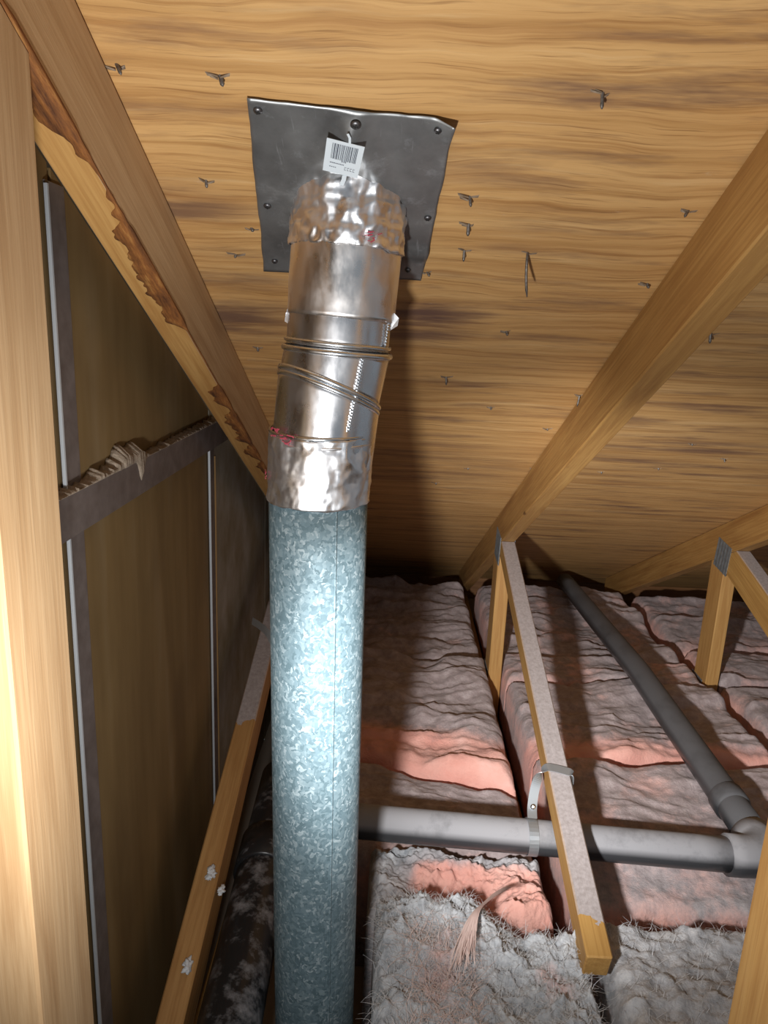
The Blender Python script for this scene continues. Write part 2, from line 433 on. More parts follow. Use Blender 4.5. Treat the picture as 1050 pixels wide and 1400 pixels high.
# party wall: shaft liner panels between steel studs
bm = bmesh.new(); box_bm(bm, W(XW - 0.035, 1.2, -0.2), (0.008, 0, 0), (0, 2.2, 0), (0, 0, 0.89))
wall = struct(mk('wall_left', bm, 'gypsum_brown'), 'brown gypsum party wall with steel studs behind the left truss', 'wall')
def wall_box(name, y0, y1, z0, z1, x0, x1, mat, **kw):
    b = bmesh.new(); box_bm(b, W((x0 + x1) / 2, (y0 + y1) / 2, (z0 + z1) / 2), ((x1 - x0) / 2, 0, 0), (0, (y1 - y0) / 2, 0), (0, 0, (z1 - z0) / 2))
    bmesh.ops.bevel(b, geom=b.edges[:], offset=min(0.0008, (x1 - x0) * 0.3), segments=1, affect='EDGES')
    return mk(name, b, mat, wall, Matrix.Translation(W((x0 + x1) / 2, (y0 + y1) / 2, (z0 + z1) / 2)), **kw)
YS = (0.762, 1.352)
def wall_panel(y0, y1, mat):
    # sheet with a sloping top edge that follows the deck
    x0, x1 = XW - 0.027, XW - 0.004
    top = lambda y: deck_z(y, HD - 0.006)
    b = prism_bm([(y0, -Z0 + 0.002), (y1, -Z0 + 0.002), (y1, min(top(y1), 0.66)), (y0, min(top(y0), 0.66))], x0, x1, 0.001)
    return mk('gypsum_panel', b, mat, wall, Matrix.Translation(W(x1, (y0 + y1) / 2, -0.4)))
wall_panel(0.11, YS[0] - 0.003, 'gypsum_brown'); wall_panel(YS[0] + 0.003, YS[1] - 0.003, 'gypsum_brown'); wall_panel(YS[1] + 0.003, 1.935, 'gypsum_grey'); wall_panel(1.94, 3.15, 'gypsum_grey')
for ys in YS:
    zt = deck_z(ys, HD - 0.02)
    st = wall_box('steel_stud', ys - 0.016, ys + 0.026, -Z0 + 0.005, zt, XW - 0.0035, XW - 0.0015, 'steel_dusty', label='dusty grey steel stud flange')
    b = bmesh.new(); box_bm(b, W(XW + 0.0005, ys - 0.0175, (zt - Z0) / 2), (0.0018, 0, 0), (0, 0.0015, 0), (0, 0, (zt + Z0) / 2 - 0.004))
    mk('stud_lip', b, 'steel_lip', st, Matrix.Translation(W(XW, ys, 0)), label='bright folded steel lip of the stud')
b = bmesh.new()
pts = [W(XW - 0.002, YS[1] + 0.03 + 0.0015 * math.sin(k), -0.25 - k * 0.07) for k in range(12)]
mk('paper_edge', tube_bm(pts, 0.0022, 6), 'paper_edge', wall, Matrix.Translation(pts[0]), label='brown paper edge beside the far stud')
# horizontal steel strap
stp = wall_box('steel_strap', 0.695, 1.46, -0.226, -0.179, XW + 0.0095, XW + 0.0115, 'steel_dusty', label='dusty horizontal steel strap across the studs')
b = bmesh.new(); rows = []
for k in range(420):                           # ragged smear bulging over the top of the strap
    y = 0.70 + 0.70 * k / 419
    big = math.exp(-((y - 0.905) / 0.038) ** 2) + 0.55 * math.exp(-((y - 0.945) / 0.014) ** 2) + 0.25 * math.exp(-((y - 0.815) / 0.02) ** 2)
    n1 = float(fbm(np.array(y * 60.0), np.array(1.0), 3, 5, 0.65)); n2 = float(fbm(np.array(y * 90.0), np.array(4.0), 6, 5, 0.65))
    hi = 0.0015 + 0.024 * big * (0.55 + 0.8 * n1) + 0.010 * max(0, n2 - 0.45) * 2.0
    drip = 0.030 * math.exp(-((y - 0.942) / 0.010) ** 2) * (0.6 + 0.8 * n1)
    th = 0.001 + 0.0045 * big * n2 * n2
    z0 = -0.1795
    rows.append([b.verts.new(W(XW - 0.003, y, z0 + hi)), b.verts.new(W(XW + th * 0.8, y, z0 + hi * 0.9)), b.verts.new(W(XW + 0.012 + th, y, z0 + hi * 0.45)),
                 b.verts.new(W(XW + 0.0125 + th * 0.9, y, z0 - drip * 0.6)), b.verts.new(W(XW + 0.0118, y, z0 - 0.0004 - drip)), b.verts.new(W(XW - 0.003, y, z0 - 0.0004 - drip))])
for p, q in zip(rows, rows[1:]):
    for k in range(6): b.faces.new((p[k], p[(k + 1) % 6], q[(k + 1) % 6], q[k]))
b.faces.new(rows[0]); b.faces.new(rows[-1][::-1])
mk('joint_compound', b, 'caulk', wall, Matrix.Translation(W(XW, 0.93, -0.17)), smooth=True, label='crumbly beige compound squeezed above the strap')

# ================================================================== TRUSSES
def chord_poly(y0, y1, n0, n1):
    """top chord strip between deck offsets n0 (bottom) and n1 (top), plumb cuts"""
    return [(y0, deck_z(y0, n0)), (y1, deck_z(y1, n0)), (y1, deck_z(y1, n1)), (y0, deck_z(y0, n1))]
NB, NT_ = 0.387, HD - 0.0008
def member(name, poly, x0, x1, along, mat, root, label=None, bev=0.0022):
    cy = sum(p[0] for p in poly) / len(poly); cz = sum(p[1] for p in poly) / len(poly)
    mw = frame(W((x0 + x1) / 2, cy, cz), along, (1, 0, 0))
    return mk(name, prism_bm(poly, x0, x1, bev), mat, root, mw, label=label)
def web_poly(ya, za, yb, zb, depth):
    """diagonal web: top edge from (ya,za) high to (yb,zb) low; the high end is cut to the chord"""
    d = Vector((yb - ya, zb - za)).normalized(); nn = Vector((d.y, -d.x))
    if nn.y > 0: nn = -nn
    return [(ya, za), (yb, zb), (yb + nn.x * depth, zb + nn.y * depth), (ya + nn.x * depth * 0.4 , za + nn.y * depth)], (0, d.x, d.y)
def gusset_plate(root, x, y, z, wy, hz, side, tilt=0.0, label=None):
    """corrugated toothed truss plate on the face at x"""
    b = bmesh.new(); n = 41; rows = []
    for k in range(n):
        u = -wy / 2 + wy * k / (n - 1)
        h = 0.0008 + 0.0011 * (0.5 + 0.5 * math.cos(k / (n - 1) * 2 * math.pi * 5))
        rows.append([b.verts.new(W(x + side * h, y + u, z - hz / 2)), b.verts.new(W(x + side * h, y + u, z + hz / 2)),
                     b.verts.new(W(x + side * 0.0001, y + u, z + hz / 2)), b.verts.new(W(x + side * 0.0001, y + u, z - hz / 2))])
    for p, q in zip(rows, rows[1:]):
        for k in range(4): b.faces.new((p[k], p[(k + 1) % 4], q[(k + 1) % 4], q[k]))
    b.faces.new(rows[0]); b.faces.new(rows[-1][::-1])
    piv = W(x, y, z)
    b.transform(Matrix.Translation(piv) @ Matrix.Rotation(tilt, 4, 'X') @ Matrix.Translation(-piv))
    return mk('gusset_plate', b, 'gusset_steel', root, Matrix.Translation(W(x, y, z)), label=label)
def truss(x0, post, web, wdepth, mats, label):
    x1 = x0 + 0.038
    t = empty('roof_truss', W((x0 + x1) / 2, 1.5, -Z0))
    tag(t, label, 'truss', 'roof trusses')
    tc = member('top_chord', chord_poly(-1.0, 3.05, NB, NT_), x0, x1, SD, mats[0], t)
    if x0 < 0:                                    # weathered grey-brown sides, fresh sawn underside
        tc.data.materials.append(MATS['lumber_gold']); r3 = tc.matrix_basis.to_3x3()
        for p in tc.data.polygons:
            if abs((r3 @ p.normal).x) < 0.5: p.material_index = 1
    member('bottom_chord', [(-0.8, -Z0 + 0.001), (3.15, -Z0 + 0.001), (3.15, -Z0 + 0.089), (-0.8, -Z0 + 0.089)], x0, x1, (0, 1, 0), 'lumber_chord', t)
    def vert(y0, y1, mat, zb=-Z0 + 0.0895):
        return member('vertical_web', [(y0, zb), (y1, zb), (y1, deck_z(y1, NB) - 0.0005), (y0, deck_z(y0, NB) - 0.0005)], x0, x1, (0, 0, 1), mat, t)
    vert(post[0], post[1], mats[1])
    vert(1.985, 2.070, mats[2])
    ya, za, yb, zb = web
    d = Vector((yb - ya, zb - za)).normalized(); nn = Vector((d.y, -d.x)); nn = -nn if nn.y > 0 else nn
    p3 = (yb + nn.x * wdepth, zb + nn.y * wdepth)
    k = (1.983 - p3[0]) / -d.x; p4 = (1.983, p3[1] - d.y * k)
    k2 = (1.983 - ya) / -d.x
    top = (1.983, deck_z(1.983, NB) - 0.0006)
    # top line meets the underside of the chord
    kk = 0.0
    for i in range(400):
        kk = i * 0.0005; q = (ya - d.x * kk, za - d.y * kk)
        if q[1] >= deck_z(q[0], NB) - 0.0006 or q[0] >= 1.983: break
    member('diagonal_web', [q, (yb, zb), p3, p4] + ([top] if q[0] < 1.982 else []), x0, x1, (0, -d.x, -d.y), mats[3], t)
    for sd, xx in ((-1, x0), (1, x1)):
        gusset_plate(t, xx, 2.005, -0.585, 0.085, 0.085, sd, 0.12)
        gusset_plate(t, xx, 2.045, -1.00, 0.075, 0.06, sd, 0.0)
    return t
T0 = truss(-0.288, (0.443, 0.530), (1.92, -0.553, 0.70, -0.947), 0.066, ('lumber_left', 'lumber_left', 'lumber_gold', 'lumber_web_left'), 'dusty wooden roof truss along the brown party wall')
T1 = truss(0.305, (0.420, 0.507), (1.945, -0.557, 0.862, -0.852), 0.046, ('lumber_chord', 'lumber_gold', 'lumber_gold', 'lumber_web_mid'), 'wooden roof truss with pipe strap on its dusty diagonal, right of the vent pipe')
T2 = truss(0.942, (0.420, 0.507), (1.93, -0.545, 0.90, -0.838), 0.088, ('lumber_chord', 'lumber_gold', 'lumber_gold', 'lumber_web_right'), 'far right roof truss with square steel plate atop its short post')
# wane and bark on the lower edge of the left chord
b = bmesh.new(); rows = []
for k in range(420):
    y = 0.42 + 1.15 * k / 419
    on = float(sstep(0.40, 0.58, fbm(np.array(y * 11.0), np.array(0.3), 5, 4))) * float(sstep(0.42, 0.5, y)) * float(sstep(1.55, 1.3, y))
    wv = 0.001 + 0.022 * float(fbm(np.array(y * 55.0), np.array(2.7), 8, 5, 0.65)) * on
    p = W(-0.25, y, deck_z(y, NB))
    th = 0.0004 + 0.0010 * on
    off = 0.001 + 0.010 * float(fbm(np.array(y * 40.0), np.array(7.7), 9, 4, 0.65))
    rows.append([b.verts.new(p + Vector((th, 0, 0)) + ND * (0.001 + 0.0015 * on)), b.verts.new(p + Vector((th, 0, 0)) - ND * th),
                 b.verts.new(p + Vector((-off * on, 0, 0)) - ND * th * 1.3), b.verts.new(p + Vector((-off * on - wv, 0, 0)) - ND * th * 0.8),
                 b.verts.new(p + Vector((-off * on - wv - 0.0005, 0, 0)) + ND * 0.0006), b.verts.new(p + Vector((-0.0006, 0, 0)) + ND * (0.001 + 0.0015 * on))])
for p, q in zip(rows, rows[1:]):
    for k in range(6): b.faces.new((p[k], p[(k + 1) % 6], q[(k + 1) % 6], q[k]))
b.faces.new(rows[0]); b.faces.new(rows[-1][::-1])
mk('bark_edge', b, 'bark', T0, frame(W(-0.25, 1.0, -0.1), SD, (1, 0, 0)), smooth=True, label='dark brown bark left on the rafter edge')

# ================================================================== ROOF NAILS (driven through the deck)
deck_inv = deck_mw.inverted()
def nail(px, py, length, tilt, r=0.0016, spl=3, curl=0.0, seed=0):
    rnd = random.Random(seed)
    p = on_deck(px, py)
    d = (-ND + SD * tilt[0] + Vector((tilt[1], 0, 0))).normalized()
    pts = []; q = p + ND * 0.002; dd = d.copy()
    for k in range(7):
        pts.append(q.copy()); q = q + dd * (length / 6); dd = (dd + SD * curl * 0.25 + Vector((curl * 0.12, 0, 0))).normalized()
    nl = mk('nail', tube_bm(pts, [r] * 6 + [r * 0.35], 8), 'nail_steel', deck, Matrix.Translation(p), smooth=True)
    if spl:
        b = bmesh.new()
        for k in range(spl):
            s = 1 if k % 2 else -1
            ln = rnd.uniform(0.006, 0.014); wd = rnd.uniform(0.0012, 0.0028); lift = rnd.uniform(0.001, 0.0035)
            oy = SD * rnd.uniform(-0.003, 0.003)
            a0 = p + oy + Vector((s * 0.001, 0, 0)) - ND * lift; a1 = p + oy + Vector((s * ln, 0, 0)) - SD * wd + ND * 0.0003
            a2 = p + oy + Vector((s * ln * 0.9, 0, 0)) + SD * wd + ND * 0.0003
            a3 = a0 + SD * wd * 0.7
            lo = [b.verts.new(v) for v in (a0, a1, a2, a3)]; up = [b.verts.new(v + ND * 0.0008) for v in (a0, a1, a2, a3)]
            b.faces.new(lo); b.faces.new(up[::-1])
            for i in range(4): b.faces.new((lo[i], lo[(i + 1) % 4], up[(i + 1) % 4], up[i]))
        mk('splinter', b, 'splinter_wood', nl, Matrix.Translation(p))
NAILS = [(300, 103, .010, (.5, .3)), (281, 246, .009, (.6, .1)), (323, 348, .006, (.3, -.3)), (343, 312, .006, (.3, .5)), (824, 126, .014, (.6, .1)), (642, 268, .012, (.5, .2)), (641, 306, .014, (.7, 0)), (635, 342, .014, (.7, 0)), (583, 372, .008, (.2, .6)), (692, 453, .008, (.2, .3)), (610, 515, .016, (.8, .1)), (942, 288, .010, (.1, -.5)), (884, 388, .008, (.1, .4)), (793, 540, .022, (.7, -.1)), (671, 556, .008, (.2, .1)), (972, 455, .016, (.6, .1)), (990, 627, .010, (.2, .2)), (748, 86 + 500, .006, (.2, .2)), (352, 475, .008, (.5, .1)), (205, 352, .006, (.3, .1)), (158, 88, .012, (.1, .5)), (728, 640, .006, (.3, 0)), (900, 640, .007, (.3, .2)), (596, 660, .007, (.3, .1)), (640, 640, .006, (.3, 0)), (946, 607, .006, (.2, .2)), (822, 645, .007, (.3, .2))]
for i, (px, py, ln, tl) in enumerate(NAILS): nail(px, py, ln, tl, 0.0016 if i % 3 else 0.0020, 3 if ln > 0.007 else 2, 0.0, i)
nail(722, 345, 0.052, (.45, -.05), 0.0016, 2, 0.55, 99)

# ================================================================== FLASHING PLATE
fl_root_mw = Matrix.Translation(on_deck(480, 250))
CRN = [on_deck(338, 130), on_deck(624, 160), on_deck(576, 379), on_deck(361, 363)]
def plate_pt(u, v, lift=0.0):
    p = (CRN[0] * (1 - u) + CRN[1] * u) * (1 - v) + (CRN[3] * (1 - u) + CRN[2] * u) * v
    e = min(u, 1 - u, v, 1 - v)
    wob = 0.003 * (float(fbm(np.array(u * 7.0), np.array(v * 7.0), 21, 3)) - 0.5) * 1.0
    h = 0.0025 + 0.0035 * (float(fbm(np.array(u * 3.0), np.array(v * 3.0), 31, 3)))
    # dents fanning from the top screw, curled lower edge, lifted corner
    du = abs(u - 0.52 - (v - 0.1) * 0.55); h += 0.007 * math.exp(-(du / 0.08) ** 2) * math.exp(-((v - 0.16) / 0.22) ** 2)
    du = abs(u - 0.48 + (v - 0.1) * 0.9); h += 0.006 * math.exp(-(du / 0.06) ** 2) * math.exp(-((v - 0.12) / 0.20) ** 2)
    h = 0.003 + (h - 0.003) * float(sstep(-0.06, 0.14, v))
    h += 0.010 * max(0, u - 0.9) * 10 * max(0, 0.12 - v) * 8
    h += 0.006 * math.exp(-((v - 0.78) / 0.05) ** 2) * max(0, u - 0.7) * 3
    h += 0.004 * math.exp(-((v - 1.0) / 0.06) ** 2) * (1 - u)
    return p - ND * (h + lift) + Vector((wob if u in (0, 1) else 0, 0, 0)) + SD * (wob if v in (0, 1) else 0)
b = bmesh.new(); NU, NV = 56, 56
gr = [[b.verts.new(plate_pt(i / NU, j / NV)) for i in range(NU + 1)] for j in range(NV + 1)]
g2 = [[b.verts.new(gr[j][i].co + ND * 0.0007) for i in range(NU + 1)] for j in range(NV + 1)]
for j in range(NV):
    for i in range(NU):
        b.faces.new((gr[j][i], gr[j][i + 1], gr[j + 1][i + 1], gr[j + 1][i])); b.faces.new((g2[j][i], g2[j + 1][i], g2[j + 1][i + 1], g2[j][i + 1]))
for i in range(NU):
    b.faces.new((gr[0][i], g2[0][i], g2[0][i + 1], gr[0][i + 1])); b.faces.new((gr[NV][i], gr[NV][i + 1], g2[NV][i + 1], g2[NV][i]))
    b.faces.new((gr[i][0], gr[i + 1][0], g2[i + 1][0], g2[i][0])); b.faces.new((gr[i][NU], g2[i][NU], g2[i + 1][NU], gr[i + 1][NU]))
plate_mw = deck_mw.copy(); plate_mw.translation = on_deck(480, 250)
hc = W(-0.0598, 0.822, deck_z(0.822))
bmesh.ops.delete(b, geom=[f for f in b.faces if math.hypot(f.calc_center_median().x - hc.x, f.calc_center_median().y - hc.y) < 0.050], context='FACES')
flash = mk('flashing_plate', b, 'flashing_steel', None, plate_mw, smooth=True)
tag(flash, 'dark dented sheet metal plate screwed to the roof deck around the vent', 'metal plate')
def plate_uv(px, py):
    # invert the bilinear map numerically
    t = on_deck(px, py); u = v = 0.5
    for _ in range(30):
        p = (CRN[0] * (1 - u) + CRN[1] * u) * (1 - v) + (CRN[3] * (1 - u) + CRN[2] * u) * v
        pu = (CRN[1] - CRN[0]) * (1 - v) + (CRN[2] - CRN[3]) * v; pv = (CRN[3] - CRN[0]) * (1 - u) + (CRN[2] - CRN[1]) * u
        e = t - p; a, bb, c2 = pu.dot(pu), pu.dot(pv), pv.dot(pv); d = a * c2 - bb * bb
        u += (e.dot(pu) * c2 - e.dot(pv) * bb) / d; v += (e.dot(pv) * a - e.dot(pu) * bb) / d
    return u, v
for (px, py, r) in ((353, 146, .0040), (487, 159, .0048), (599, 171, .0036), (366, 277, .0040), (585, 293, .0038), (376, 352, .0036), (558, 364, .0036)):
    u, v = plate_uv(px, py); p = plate_pt(u, v)
    b = bmesh.new()
    pr = [(r, 0.0), (r, 0.0010), (r * 0.8, 0.0020), (r * 0.4, 0.0026), (0.0002, 0.0028)]
    tube_bm([p - ND * h for _, h in pr], [q for q, _ in pr], 20, [(Vector((1, 0, 0)), SD)] * 5, True, b)
    s = mk('screw', b, 'screw_steel', flash, Matrix.Translation(p), smooth=True)
    b = bmesh.new(); a = random.uniform(0, 1.5)
    for k in (0, 1):
        e = Vector((1, 0, 0)) * math.cos(a + k * math.pi / 2) + SD * math.sin(a + k * math.pi / 2)
        f2 = e.cross(ND); box_bm(b, p - ND * 0.0027, e * r * 0.55, f2 * r * 0.12, ND * 0.0004)
    mk('screw_recess', b, 'screw_recess', s, Matrix.Translation(p))
# bar code label
LUV = [plate_uv(448.4, 169.3), plate_uv(500.3, 177.4), plate_uv(490, 222.9), plate_uv(442.9, 209)]
def lab_pt(u, v, lift=0.0):
    L = [plate_pt(*q) for q in LUV]
    p = (L[0] * (1 - u) + L[1] * u) * (1 - v) + (L[3] * (1 - u) + L[2] * u) * v
    return p - ND * (0.0098 + lift - 0.0015 * math.sin(u * math.pi)) + SD * 0.0020 * math.sin(u * math.pi)
b = bmesh.new(); n = 12
top = [[b.verts.new(lab_pt(i / n, j / n)) for i in range(n + 1)] for j in range(n + 1)]
bot = [[b.verts.new(lab_pt(i / n, j / n, -0.0004)) for i in range(n + 1)] for j in range(n + 1)]
for j in range(n):
    for i in range(n):
        b.faces.new((top[j][i], top[j][i + 1], top[j + 1][i + 1], top[j + 1][i])); b.faces.new((bot[j][i], bot[j + 1][i], bot[j + 1][i + 1], bot[j][i + 1]))
for i in range(n):
    b.faces.new((top[0][i], bot[0][i], bot[0][i + 1], top[0][i + 1])); b.faces.new((top[n][i], top[n][i + 1], bot[n][i + 1], bot[n][i]))
    b.faces.new((top[i][0], top[i + 1][0], bot[i + 1][0], bot[i][0])); b.faces.new((top[i][n], bot[i][n], bot[i + 1][n], top[i + 1][n]))
lab = mk('label_tag', b, 'label_paper', flash, Matrix.Translation(lab_pt(.5, .5)), label='white bar code label')
b = bmesh.new(); rnd = random.Random(4); u = 0.16
def ink(u0, u1, v0, v1, sk=0.0):
    q = [lab_pt(u0, v0, 0.0002), lab_pt((u0 + u1) / 2, v0, 0.0002), lab_pt(u1, v0 + sk, 0.0002), lab_pt(u1, v1 + sk, 0.0002), lab_pt((u0 + u1) / 2, v1, 0.0002), lab_pt(u0, v1, 0.0002)]
    lo = [b.verts.new(x) for x in q]; b.faces.new(lo)
while u < 0.86:
    wd = rnd.choice((0.010, 0.010, 0.018, 0.030)); ink(u, u + wd, 0.09, 0.56 + (0.05 if 0.45 < u < 0.6 else 0)); u += wd + rnd.choice((0.010, 0.014, 0.022))
u = 0.16
while u < 0.52:
    wd = rnd.uniform(0.02, 0.05); ink(u, u + wd, 0.67, 0.695); u += wd + 0.012
for u in (0.16, 0.21, 0.26, 0.31): ink(u, u + 0.035, 0.80, 0.82)
for u in (0.58, 0.66, 0.74, 0.82): ink(u, u + 0.05, 0.74, 0.752); ink(u, u + 0.05, 0.82, 0.832); ink(u, u + 0.010, 0.75, 0.83)
mk('barcode', b, 'label_ink', lab, Matrix.Translation(lab_pt(.5, .4)))
b = ribbon_bm([lab_pt(0.62, 1.0), lab_pt(0.62, 1.14), lab_pt(0.58, 1.34)], (1, 0, 0), 0.0042, 0.0005)
mk('label_strip', b, 'label_paper', lab, Matrix.Translation(lab_pt(.6, 1)))
b = ribbon_bm([lab_pt(0.60, 0.02), lab_pt(0.57, -0.16), lab_pt(0.50, -0.26)], (1, 0, 0), 0.0022, 0.0005)
mk('label_strip', b, 'label_paper', lab, Matrix.Translation(lab_pt(.6, 0)))

# ================================================================== VENT PIPE
R0 = 0.057
AX = [Vector(W(-0.0785, 0.872, -Z0 + 0.012)), W(-0.0865, 0.823, -0.190), W(-0.0835, 0.822, -0.115), W(-0.0762, 0.822, -0.066), W(-0.0690, 0.822, -0.026), W(-0.0660, 0.822, 0.010), W(-0.0615, 0.822, 0.086), W(-0.0595, 0.822, 0.126)]
vent = empty('vent_pipe', AX[0])
tag(vent, 'galvanised metal vent pipe with foil taped elbow rising through the roof deck', 'vent pipe')
vmw = Matrix.Translation(AX[0])
def ringframe(nrm):
    nrm = Vector(nrm).normalized(); u = Vector((1, 0, 0)); u = (u - nrm * u.dot(nrm)).normalized(); return (u, nrm.cross(u))
def seeds(cell, seed):
    rs = np.random.RandomState(seed); n = int(0.36 * 0.36 / cell ** 2)
    return np.stack([rs.uniform(-0.02, 0.40, n), rs.uniform(Z0 - 0.22, Z0 + 0.15, n), rs.uniform(-1, 1, n), rs.uniform(-1, 1, n)], 1)
def crease(s, z, sd_, cell):
    """height of crumpled foil: cones around scattered points meet in sharp creases"""
    h = 0.0
    for S, w_, cl in ((sd_[0], 1.0, cell), (sd_[1], 0.35, cell * 0.45)):
        best = 0
        for off in (0.0, 2 * math.pi * 0.057):
            dx = (S[:, 0] - s - off + 2 * math.pi * 0.057 * 0) * 1.0; dz = S[:, 1] - z
            dx = dx + 0.35 * dz * S[:, 2]
            d = np.abs(dx) * (0.8 + 0.4 * S[:, 3]) + np.abs(dz) * 0.6; best = d.min() if off == 0 else min(best, d.min())
        h += w_ * (best / cl - 0.3)
    return h
def section(name, stations, mat, label=None, crumple=0.0, seg=96, seed=0, thick=0.0012, freq=34, edgewob=0.0, parent=None, cell=0.012):
    sd_ = [seeds(cell, seed), seeds(cell * 0.45, seed + 50)]
    """open sleeve through stations (centre, ring normal, radius) with inner wall; ring cut by tilted planes, true radius kept"""
    b = bmesh.new(); outer = []; 
    n = len(stations)
    for i, (c, nr, r) in enumerate(stations):
        row = []
        axis = (stations[min(i + 1, n - 1)][0] - stations[max(i - 1, 0)][0]).normalized()
        u = Vector((1, 0, 0)); u = (u - axis * u.dot(axis)).normalized(); v = axis.cross(u)
        nr = Vector(nr).normalized()
        for k in range(seg):
            a = 2 * math.pi * k / seg
            d = u * math.cos(a) + v * math.sin(a)
            rr = r; ct = c
            p = ct + d * rr
            t = -(p - ct).dot(nr) / axis.dot(nr); p = p + axis * t
            if crumple: p = p + d * crumple * crease(a * 0.057, p.z, sd_, cell)
            if edgewob and i in (0, n - 1):
                p += axis * edgewob * (float(fbm(np.array(a * 3.0), np.array(seed + i * 1.0), seed, 3)) - 0.5)
            row.append(b.verts.new(p))
        outer.append(row)
    for p, q in zip(outer, outer[1:]):
        for k in range(seg): b.faces.new((p[k], p[(k + 1) % seg], q[(k + 1) % seg], q[k]))
    # turned-in end lips give the sheet its thickness
    for row, st in ((outer[0], stations[0]), (outer[-1], stations[-1])):
        inn = [b.verts.new(v.co + (st[0] - v.co).normalized() * thick * 2) for v in row]
        for k in range(seg): b.faces.new((row[k], inn[k], inn[(k + 1) % seg], row[(k + 1) % seg]))
    return mk(name, b, mat, parent or vent, vmw, smooth=True, label=label)
def lerp_st(c0, c1, n0, n1, r0, r1, n):
    return [(c0.lerp(c1, k / n), Vector(n0).lerp(Vector(n1), k / n), r0 + (r1 - r0) * k / n) for k in range(n + 1)]
UPV = (AX[1] - AX[0]).normalized()
section('galvanised_pipe', lerp_st(AX[0], AX[1], UPV, UPV, R0, R0, 12), 'galvanised', 'spangled galvanised steel pipe length')
NS = Vector((0.36, 0.22, 1)).normalized()            # slanted elbow joint
N2 = (AX[2] - AX[1]).normalized(); NUP = (AX[6] - AX[5]).normalized()
section('elbow_lower', lerp_st(AX[1] + Vector((0, 0, .01)), AX[3], UPV, NS, R0 + .0005, R0 + .001, 10), 'elbow_steel', 'shiny steel lower half of the elbow')
section('elbow_upper', lerp_st(AX[3], AX[4], NS, NUP, R0 + .0005, R0 + .0005, 8), 'elbow_steel', 'shiny steel upper half of the elbow')
section('elbow_collar', lerp_st(AX[4], AX[5] + Vector((0, 0, .02)), NUP, NUP, R0 - .001, R0 - .001, 4), 'elbow_steel', 'plain steel collar above the elbow')
def bead(c, nr, axis, r, rb, mat='bead_steel'):
    b = bmesh.new(); seg = 96; rows = []
    axis = Vector(axis).normalized(); u = Vector((1, 0, 0)); u = (u - axis * u.dot(axis)).normalized(); v = axis.cross(u); nr = Vector(nr).normalized()
    for k in range(seg):
        a = 2 * math.pi * k / seg; d = u * math.cos(a) + v * math.sin(a)
        p = c + d * r; p = p - axis * ((p - c).dot(nr) / axis.dot(nr))
        rows.append([b.verts.new(p + d * rb * math.cos(2 * math.pi * j / 8) + axis * rb * 1.3 * math.sin(2 * math.pi * j / 8)) for j in range(8)])
    for i in range(seg):
        p, q = rows[i], rows[(i + 1) % seg]
        for j in range(8): b.faces.new((p[j], p[(j + 1) % 8], q[(j + 1) % 8], q[j]))
    return mk('bead', b, mat, vent, vmw, smooth=True)
ax34 = (AX[4] - AX[2]).normalized()
bead(AX[3], NS, ax34, R0 + .0012, .0024); bead(AX[3] - ax34 * .0062, NS, ax34, R0 + .0008, .0024)
bead(AX[4], NUP, NUP, R0 + .0018, .0026); bead(AX[4] + NUP * .0085, NUP, NUP, R0 + .0002, .0018)
bead(AX[2] + Vector((0, 0, .002)), UPV, UPV, R0 + .0016, .0016); bead(AX[2] + Vector((0, 0, -.008)), UPV, UPV, R0 + .0014, .0014, 'foil')
# crimped seam on the elbow
def seam(c0, c1, ang0, ang1, n, r):
    b = bmesh.new()
    for k in range(n):
        t = k / (n - 1); c = c0.lerp(c1, t); a = ang0 + (ang1 - ang0) * t
        d = Vector((math.cos(a), math.sin(a), 0)); e = Vector((-math.sin(a), math.cos(a), 0))
        box_bm(b, c + d * (r + .0004), d * .0010, e * (.0022 + .0005 * (k % 2)), Vector((0, 0, 1)) * (c1 - c0).length / n * 0.33)
    tube_bm([c0.lerp(c1, k / 8) + Vector((math.cos(ang0 + (ang1 - ang0) * k / 8), math.sin(ang0 + (ang1 - ang0) * k / 8), 0)) * r for k in range(9)], .0014, 6, None, True, b)
    return mk('crimped_seam', b, 'bead_steel', vent, vmw, label='zigzag crimped seam of the elbow')
A_ = math.radians(-56)
def ax_at(z):
    for p, q in zip(AX, AX[1:]):
        if p.z <= Z0 + z <= q.z: return p.lerp(q, (Z0 + z - p.z) / (q.z - p.z))
seam(ax_at(-0.106), ax_at(-0.028), A_ - .03, A_ - .01, 26, R0 + .0012)
seam(ax_at(-0.018), ax_at(0.004), A_ + .55, A_ + .57, 8, R0 + .0004)
# lengthwise lock seam of the lower pipe
b = bmesh.new(); aa = math.radians(-64)
for k in range(2): pass
p0 = AX[0] + Vector((math.cos(aa), math.sin(aa), 0)) * R0; p1 = AX[1] + Vector((math.cos(aa), math.sin(aa), 0)) * R0
mk('lock_seam', tube_bm([p0.lerp(p1, k / 6) for k in range(7)], .0017, 8, None, True, b), 'galvanised', vent, vmw, smooth=True)
